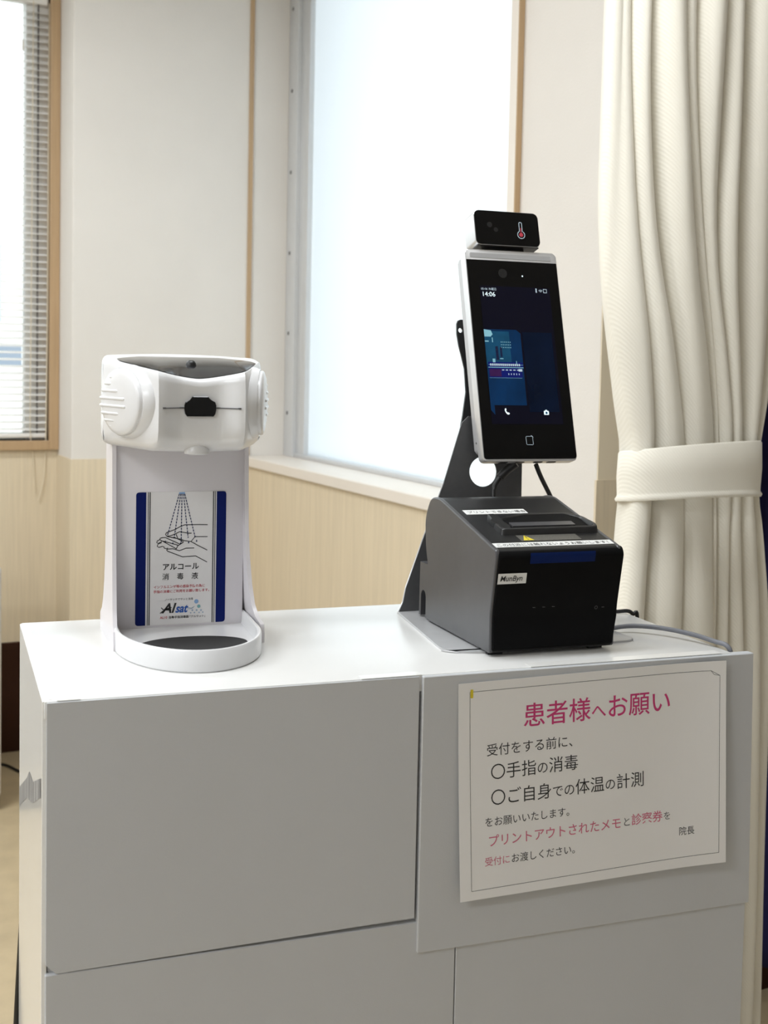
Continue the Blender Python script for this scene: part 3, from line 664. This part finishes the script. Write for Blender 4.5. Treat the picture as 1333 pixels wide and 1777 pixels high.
# thermometer camera on top
hw = link('thermal_camera', (lambda b: (prism(b, rrect(-.0475, .2700, .0405, .3150, .0065), 'y', -.003, .026, .0016, 2), b)[1])(bmesh.new()), M['silver'], ft, smooth=30)
bm = bmesh.new(); prism(bm, rrect(-.0468, .2707, .0398, .3143, .006), 'y', -.0042, .0, .0004, 1); link('camera_front', bm, M['glassblk'], hw)
bm = bmesh.new(); box(bm, (-.030, .006, .250), (.022, .022, .2715), .002); link('camera_neck', bm, M['blk'], hw)
bm = bmesh.new(); box(bm, (-.045, -.0025, .2692), (.038, .0255, .2702)); link('camera_underside', bm, M['blk'], hw)
def KF(d): return lambda u, v: (-.0475+u/1000, -.0042-d, .270+v/1000)
def thermo(k):
    p = []
    for i in range(9): t = R(180*i/8); p.append((62+k*1.9*math.cos(t), 29.5+k*1.9*math.sin(t)))
    for i in range(19): t = R(112+316*i/18); p.append((62+k*4.9*math.cos(t), 15+k*4.9*math.sin(t)))
    return p
bm = bmesh.new(); stroke(bm, thermo(1), .75, KF(.0004), True); o = link('thermometer_symbol', bm, M['ic2'], hw)
bm = bmesh.new(); flat(bm, circle(62, 15, 2.7, 16), KF(.0004)); flat(bm, rc(61.5, 16, 62.5, 24), KF(.0005)); link('thermometer_symbol', bm, M['red'], hw)
bm = bmesh.new(); flat(bm, circle(20, 26, 3.6, 20), KF(.0002)); flat(bm, circle(28, 20, 3.0, 20), KF(.0002)); link('sensor_lens', bm, M['blk'], hw)

# ------------------------------------------------------------ receipt printer
PX, PY = .508, .047
pr = thing('receipt_printer', 'black receipt printer with paper labels standing on the grey base plate', 'printer', (PX, PY, H+.0026))
def pf(y, z): return (y-PY, z-.0026)
side = roundpoly([pf(.047, .0035), pf(.0475, .044), pf(.0360, .103), pf(.0385, .1095), pf(.186, .1455), pf(.212, .1440), pf(.228, .118), pf(.224, .085), pf(.214, .060), pf(.214, .0035)], [.004, .01, .0032, .0032, .009, .012, .012, .010, .010, .004], 5)
bm = bmesh.new(); slab(bm, side, 'x', -.0690, .0690, .0016); link('housing', bm, M['prn'], pr, smooth=15)
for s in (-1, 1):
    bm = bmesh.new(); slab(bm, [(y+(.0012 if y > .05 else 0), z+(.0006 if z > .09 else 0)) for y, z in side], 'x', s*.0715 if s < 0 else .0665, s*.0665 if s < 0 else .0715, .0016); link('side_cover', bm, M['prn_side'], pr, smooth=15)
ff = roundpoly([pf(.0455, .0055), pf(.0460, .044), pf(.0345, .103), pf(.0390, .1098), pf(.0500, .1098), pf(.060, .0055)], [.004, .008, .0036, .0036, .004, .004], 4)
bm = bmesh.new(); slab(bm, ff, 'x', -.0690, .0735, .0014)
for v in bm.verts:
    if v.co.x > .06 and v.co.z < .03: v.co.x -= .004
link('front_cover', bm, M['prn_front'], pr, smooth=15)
slope = (.1455-.1095)/(.186-.0385)
def top(x, y, d=0.0): return (x-PX, y-PY, .1095-.0026+(y-.0385)*slope+d)
# rear cable cover with an arched notch
bm = bmesh.new(); arch = [(.2145, .004), (.2145, .066), (.246, .066), (.2475, .004), (.242, .004)] + [(.2345+.0075*math.cos(t), .026+.0085*math.sin(t)) for t in [R(180*i/10) for i in range(11)]] + [(.227, .004)]
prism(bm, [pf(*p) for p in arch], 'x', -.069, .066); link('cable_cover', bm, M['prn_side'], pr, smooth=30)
# paper exit: raised lip, dark recess, tear bar
def lipshape(k, d):
    pts = [(.462+k, .0775+k), (.5725-k, .0775+k), (.5765-k, .086), (.5775-k, .118), (.566-k, .1345-k), (.512, .1345-k), (.476+k, .116), (.462+k, .098)]
    return [top(x, y, d) for x, y in roundpoly(pts, [.004, .004, .004, .006, .004, .004, .004, .006], 3)]
bm = bmesh.new(); loft(bm, [lipshape(-.0015, -.001), lipshape(-.0005, .0055), lipshape(.0010, .0066), lipshape(.0030, .0062), lipshape(.0042, .003), lipshape(.0046, .0008)], caps=False)
for v in bm.verts:          # the lip is high at the front and fades into the lid at the back
    y = v.co.y+PY; base = top(0, y)[2]; k = 1-max(0, min(1, (y-.088)/.045)); v.co.z = base+(v.co.z-base)*(.12+.88*k)
link('paper_exit_lip', bm, M['blk'], pr, smooth=40)
bm = bmesh.new(); bm.faces.new([bm.verts.new(p) for p in lipshape(.0044, .0010)]); link('paper_exit_slot', bm, M['prn_front'], pr)
bm = bmesh.new(); prism(bm, [(-.026, 0), (.048, 0), (.048, .0016), (-.026, .0016)], 'y', .094-PY, .104-PY)
for v in bm.verts: v.co.z += .1095-.0026+(v.co.y+PY-.0385)*slope+.0012
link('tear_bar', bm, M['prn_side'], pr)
bm = bmesh.new(); bxs = [(.4605, .104), (.4625, .1165), (.4700, .1165), (.4735, .104), (.4760, .090), (.4735, .082), (.4645, .082)]
loft(bm, [[top(x, y, d) for x, y in bxs] for d in (-.001, .0055)]+[[top(x+(.468-x)*.25, y, .0078-.004*max(0, (.104-y)/.022)) for x, y in bxs]])
link('cover_lever', bm, M['prn'], pr, smooth=40)
# labels
def PF(d): return lambda u, v: top(u/1000, v/1000, d)
def plabel(name, poly, m, d=.0004):
    bm = bmesh.new(); vs = [bm.verts.new(top(x, y, d)) for x, y in poly]; vb = [bm.verts.new(top(x, y, -.0003)) for x, y in poly]
    bm.faces.new(vs)
    for i in range(len(vs)): bm.faces.new((vs[i], vs[(i+1) % len(vs)], vb[(i+1) % len(vs)], vb[i]))
    return link(name, bm, m, pr)
l1 = plabel('paper_label', [(.4475, .136), (.5205, .136), (.5205, .1485), (.4475, .1485)], M['label'])
b, _ = text_bm([('プリントできない場合', 7.0)], 450, 139, PF(.0006)); link('lettering', b, M['ink'], l1)
l2 = plabel('paper_label', [(.4405, .0455), (.5775, .0455), (.5775, .0560), (.4405, .0560)], M['label'])
b, _ = text_bm([('この付近には触れないようお願いします！', 7.0)], 442.5, 47.6, PF(.0006)); link('lettering', b, M['ink'], l2)
l3 = plabel('warning_label', [(.476, .0595), (.545, .0595), (.545, .0745), (.476, .0745)], M['warnlbl'])
bm = bmesh.new(); flat(bm, [(478.5, 60.5), (491, 60.5), (484.5, 73.5)], PF(.0007)); link('warning_triangle', bm, M['yellow'], l3)
bm = bmesh.new(); stroke(bm, [(484.6, 70.5), (484.6, 65)], .9, PF(.0009)); flat(bm, circle(484.6, 62.8, .7, 8), PF(.0009)); link('warning_triangle', bm, M['ink'], l3)
# front plane items
fs = (.103-.044)/(.0345-.0460)
def fr(u, v, d=0.0):         # u mm in x, v mm height
    z = v/1000; y = .0460+(z-.044)/fs if z > .044 else .0458
    return (u/1000-PX, y-PY-d, z-.0026)
bm = bmesh.new(); pts = []
bi = []
for i in range(9):
    v = 95.5+11.0*i/8; bi.append(v)
vv = [[bm.verts.new((lambda q: (q[0], q[1]+(0.0012*max(0, (v-102)/4.5)**2 if v > 102 else 0), q[2]))(fr(u, v, .0006))) for v in bi] for u in (473.5, 510, 547.5)]
for i in range(2):
    for j in range(8): bm.faces.new((vv[i][j], vv[i+1][j], vv[i+1][j+1], vv[i][j+1]))
o = link('indicator_strip', bm, M['prnblue'], pr, smooth=60); o['label'] = 'blue indicator strip'
bm = bmesh.new(); flat(bm, rc(439.8, 75.3, 471.5, 86.2), lambda u, v: fr(u, v, .0006)); o = link('maker_label', bm, M['label'], pr)
b, _ = text_bm([('MunByn', 8.0)], 442.0, 78.3, lambda u, v: fr(u, v, .0009), shear=.2, bold=.008, sx=.95); link('lettering', b, M['ink'], o)
for x in (484, 495, 506):
    bm = bmesh.new(); stroke(bm, [(x-1.6, 49.0), (x+1.6, 48.8)], .5, lambda u, v: fr(u, v, .0007)); link('indicator_mark', bm, M['ink2'], pr)
bm = bmesh.new(); stroke(bm, circle(556, 45.5, 1.6, 14), .35, lambda u, v: fr(u, v, .0007), True); stroke(bm, [(562.5, 45.5), (565.5, 45.5)], .5, lambda u, v: fr(u, v, .0007)); link('power_mark', bm, M['ink2'], pr)
for x in (-.06, .055):
    for y in (.010, .15): link('foot', B((x-.008, y, -.0004 if y > .05 else -.0026), (x+.008, y+.012, .002)), M['blk_matte'], pr)

# ------------------------------------------------------------ cables
def cable(name, pts, r, m, label):
    bm = bmesh.new(); tube(bm, pts, r, 10, 10); return tag(link(name, bm, m, smooth=60), label, 'cable')
cable('data_cable', [(.5905, .258, H+.176), (.6000, .262, H+.160), (.6170, .268, H+.135), (.6300, .272, H+.112), (.6320, .275, H+.080), (.6250, .278, H+.030), (.628, .275, H+.0045), (.640, .285, H+.0034)], .0028, M['blk'], 'thin black cable running down from right underside of the face terminal')
bm = bmesh.new()
tube(bm, [(.5660, .262, H+.1775), (.5560, .268, H+.168), (.5490, .270, H+.160)], .0052, 10, 6)
tube(bm, [(.5490, .270, H+.160), (.5430, .272, H+.148), (.5405, .268, H+.130), (.5410, .262, H+.090), (.5430, .258, H+.040), (.5450, .257, H+.0062)], .0030, 10, 8)
tag(link('power_cable', bm, M['blk'], smooth=60), 'short black cable with thick plug hanging beside the round hole', 'cable')
cable('usb_cable', [(.590, .10, H+.0030), (.612, .114, H+.0050), (.640, .112, H+.0075), (.664, .090, H+.0085), (.681, .056, H+.0080), (.690, .030, H+.0060), (.6965, .0135, H+.0035), (.7000, .0115, H-.010), (.7005, .0115, H-.05)], .0026, M['greyc'], 'grey cable lying across the counter to its right corner')
cable('adapter_cable', [(.600, .230, H+.006), (.625, .222, H+.0055), (.650, .215, H+.004), (.676, .208, H+.0030), (.697, .204, H+.0005), (.705, .203, H-.03), (.706, .203, H-.3)], .0024, M['blk'], 'thin black cable leaving the counter behind the printer')
cable('mains_cable', [(.012, CD+.006, H-.15), (.0065, CD+.006, H-.26), (-.0035, CD+.007, H-.46), (-.012, CD+.010, H-.7), (-.012, CD+.03, .02), (.01, CD+.2, .0045)], .0034, M['blk'], 'black cable hanging down the rear left edge of the counter')
bm = bmesh.new(); tube(bm, [room(.30, 2.68, .004), room(.3665, 2.6534, .004), room(.404, 2.566, .004), room(.46, 2.46, .004), room(.6, 2.3, .004)], .004, 8, 8)
tag(link('floor_cable', bm, M['blk'], smooth=60), 'black cable on the floor beside the white appliance', 'cable')

# ------------------------------------------------------------ white appliance cut by the left edge of the frame
ap = thing('floor_appliance', 'white floor appliance at the left edge below the window', 'appliance', room(.127, 2.40, 0), (0, 0, TH))
link('body', B((-.18, -.12, .035), (.18, .14, .66), .012, 3), M['appl'], ap, smooth=30)
link('foot', B((-.17, -.11, 0), (.176, .13, .036), .004), M['blk_matte'], ap)
link('grille', B((-.14, -.122, .12), (.14, -.119, .5), .001), M['silver2'], ap)

# ------------------------------------------------------------ curtains
CXr, CYr = 1.007, .385
cu = thing('curtain', 'cream twill curtain gathered by a tieback beside the counter', 'curtain', room(CXr, CYr, 0), (0, 0, TH))
ZT = H+.143            # middle of the tieback
KEYS = [(-.95, [-.130, -.092, -.034, .034, .044, .070, .105, .145, .17], [0, .026, .006, .008, .012, .030, .045, .02, 0], .032),
        (-.30, [-.125, -.090, -.034, .030, .040, .062, .095, .135, .16], [0, .026, .006, .008, .012, .030, .045, .02, 0], .030),
        (-.11, [-.118, -.088, -.034, .020, .034, .050, .078, .118, .13], [0, .016, .005, .006, .010, .016, .020, .02, 0], .025),
        (-.045, [-.112, -.086, -.036, .020, .027, .050, .076, .104, .112], [0, .010, .005, .004, .006, .008, .010, .02, 0], .020),
        (.045, [-.112, -.086, -.036, .020, .026, .050, .076, .104, .112], [0, .010, .006, .006, .006, .008, .010, .02, 0], .020),
        (.13, [-.132, -.092, -.046, .012, .018, .045, .072, .112, .13], [0, .010, .018, .012, .008, .010, .024, .02, 0], .026),
        (.33, [-.165, -.123, -.088, -.035, -.018, .006, .046, .116, .16], [0, .008, .034, .016, .012, .012, .050, .02, 0], .034),
        (.60, [-.164, -.136, -.109, -.062, -.039, .007, .046, .122, .18], [0, .006, .038, .018, .014, .012, .060, .02, 0], .037),
        (1.5, [-.162, -.138, -.110, -.066, -.040, .008, .046, .125, .19], [0, .006, .038, .018, .014, .014, .055, .02, 0], .038)]
def keyed(d):
    if d <= KEYS[0][0]: return KEYS[0]
    for a, b in zip(KEYS, KEYS[1:]):
        if d <= b[0]:
            t = (d-a[0])/(b[0]-a[0])
            return (d, [p+(q-p)*t for p, q in zip(a[1], b[1])], [p+(q-p)*t for p, q in zip(a[2], b[2])], a[3]+(b[3]-a[3])*t)
    return KEYS[-1]
def curtain_row(z, n=22):
    d0 = z-ZT; rad = max(.0, min(.09, abs(d0)-.03)); ks = [keyed(d0+rad*q/3) for q in range(-3, 4)]
    X = [sum(k_[1][i] for k_ in ks)/7 for i in range(9)]; D = [sum(k_[2][i] for k_ in ks)/7 for i in range(9)]; A = sum(k_[3] for k_ in ks)/7
    row = []
    def depth(x):
        u = max(-1, min(1, (x+.005)/(.145 if x < 0 else .19)))
        return -.045*math.sqrt(max(0, 1-u*u*.98))+.018
    for p in range(8):
        for i in range(n):
            t = i/n
            x = X[p]+(X[p+1]-X[p])*(.5-.5*math.cos(math.pi*t)*(.75+.25*abs(math.cos(math.pi*t))))
            base = D[p]*(1-t)**5+D[p+1]*t**5
            w_ = X[p+1]-X[p]
            yy = -min(A*.86, .50*w_+.005)*math.sin(math.pi*t)**.62+base
            x += .004*math.sin(7*(z-ZT)+p*2.1)*math.sin(math.pi*t)
            row.append((x, yy+depth(x), z))
    row.append((X[8], depth(X[8]), z)); row.append((X[8]-.02, .03, z))
    return [(X[0]+.05, .045, z), (X[0]+.012, .036, z)]+row
zs = []
z = .04
while z < ZC-.05:
    zs.append(z); z += .02 if abs(z-ZT) < .3 else .05
bm = bmesh.new(); loft(bm, [curtain_row(z) for z in zs], caps=False, closed=False)
o = link('cloth', bm, M['curt'], cu, smooth=80)
md = o.modifiers.new('thickness', 'SOLIDIFY'); md.thickness = .0016; md.offset = 0
bm = bmesh.new()
def band(z, g, tilt):
    r_ = []
    for i in range(64):
        t = 2*math.pi*i/64; c_, s_ = math.cos(t), math.sin(t)
        x = (.1140+g)*math.copysign(abs(c_)**.85, c_); y = (.0695+g)*math.copysign(abs(s_)**.85, s_)-.002
        r_.append((x, y, z+tilt*x-.010*s_))
    return r_
b0, b1 = H+.1035, H+.1815
loft(bm, [band(b0, -.001, .0), band(b0-.001, .0025, .0), band(b0+.003, .0042, .0), band(b0+.007, .0015, .0), band(b0+.010, .0012, .0), band((b0+b1)/2, .0025, .02), band(b1-.003, .0010, .045), band(b1, -.001, .045)], caps=False)
o = link('tieback', bm, M['curt'], cu, smooth=60); o['label'] = 'wide cream tieback band'
bm = bmesh.new(); box(bm, (-.22, -.012, ZC-.045), (.9, .012, ZC-.012), .003); link('rail', bm, M['alu'], cu)

nv = thing('navy_curtain', 'navy blue cloth hanging behind the cream curtain', 'curtain', room(1.46, .655, 0), (0, 0, TH))
bm = bmesh.new(); rows = []
for k in range(30):
    z = .1+1.55*k/29
    rows.append([(-.06+.42*i/60, .022*math.sin(i*.62+.3*math.sin(z*3)), z) for i in range(61)])
loft(bm, rows, caps=False, closed=False); o = link('cloth', bm, M['navy'], nv, smooth=80)
md = o.modifiers.new('thickness', 'SOLIDIFY'); md.thickness = .002
bm = bmesh.new(); tube(bm, [(-.08, 0, 1.66), (.4, 0, 1.66)], .008, 10, 0); link('rod', bm, M['alu'], nv)
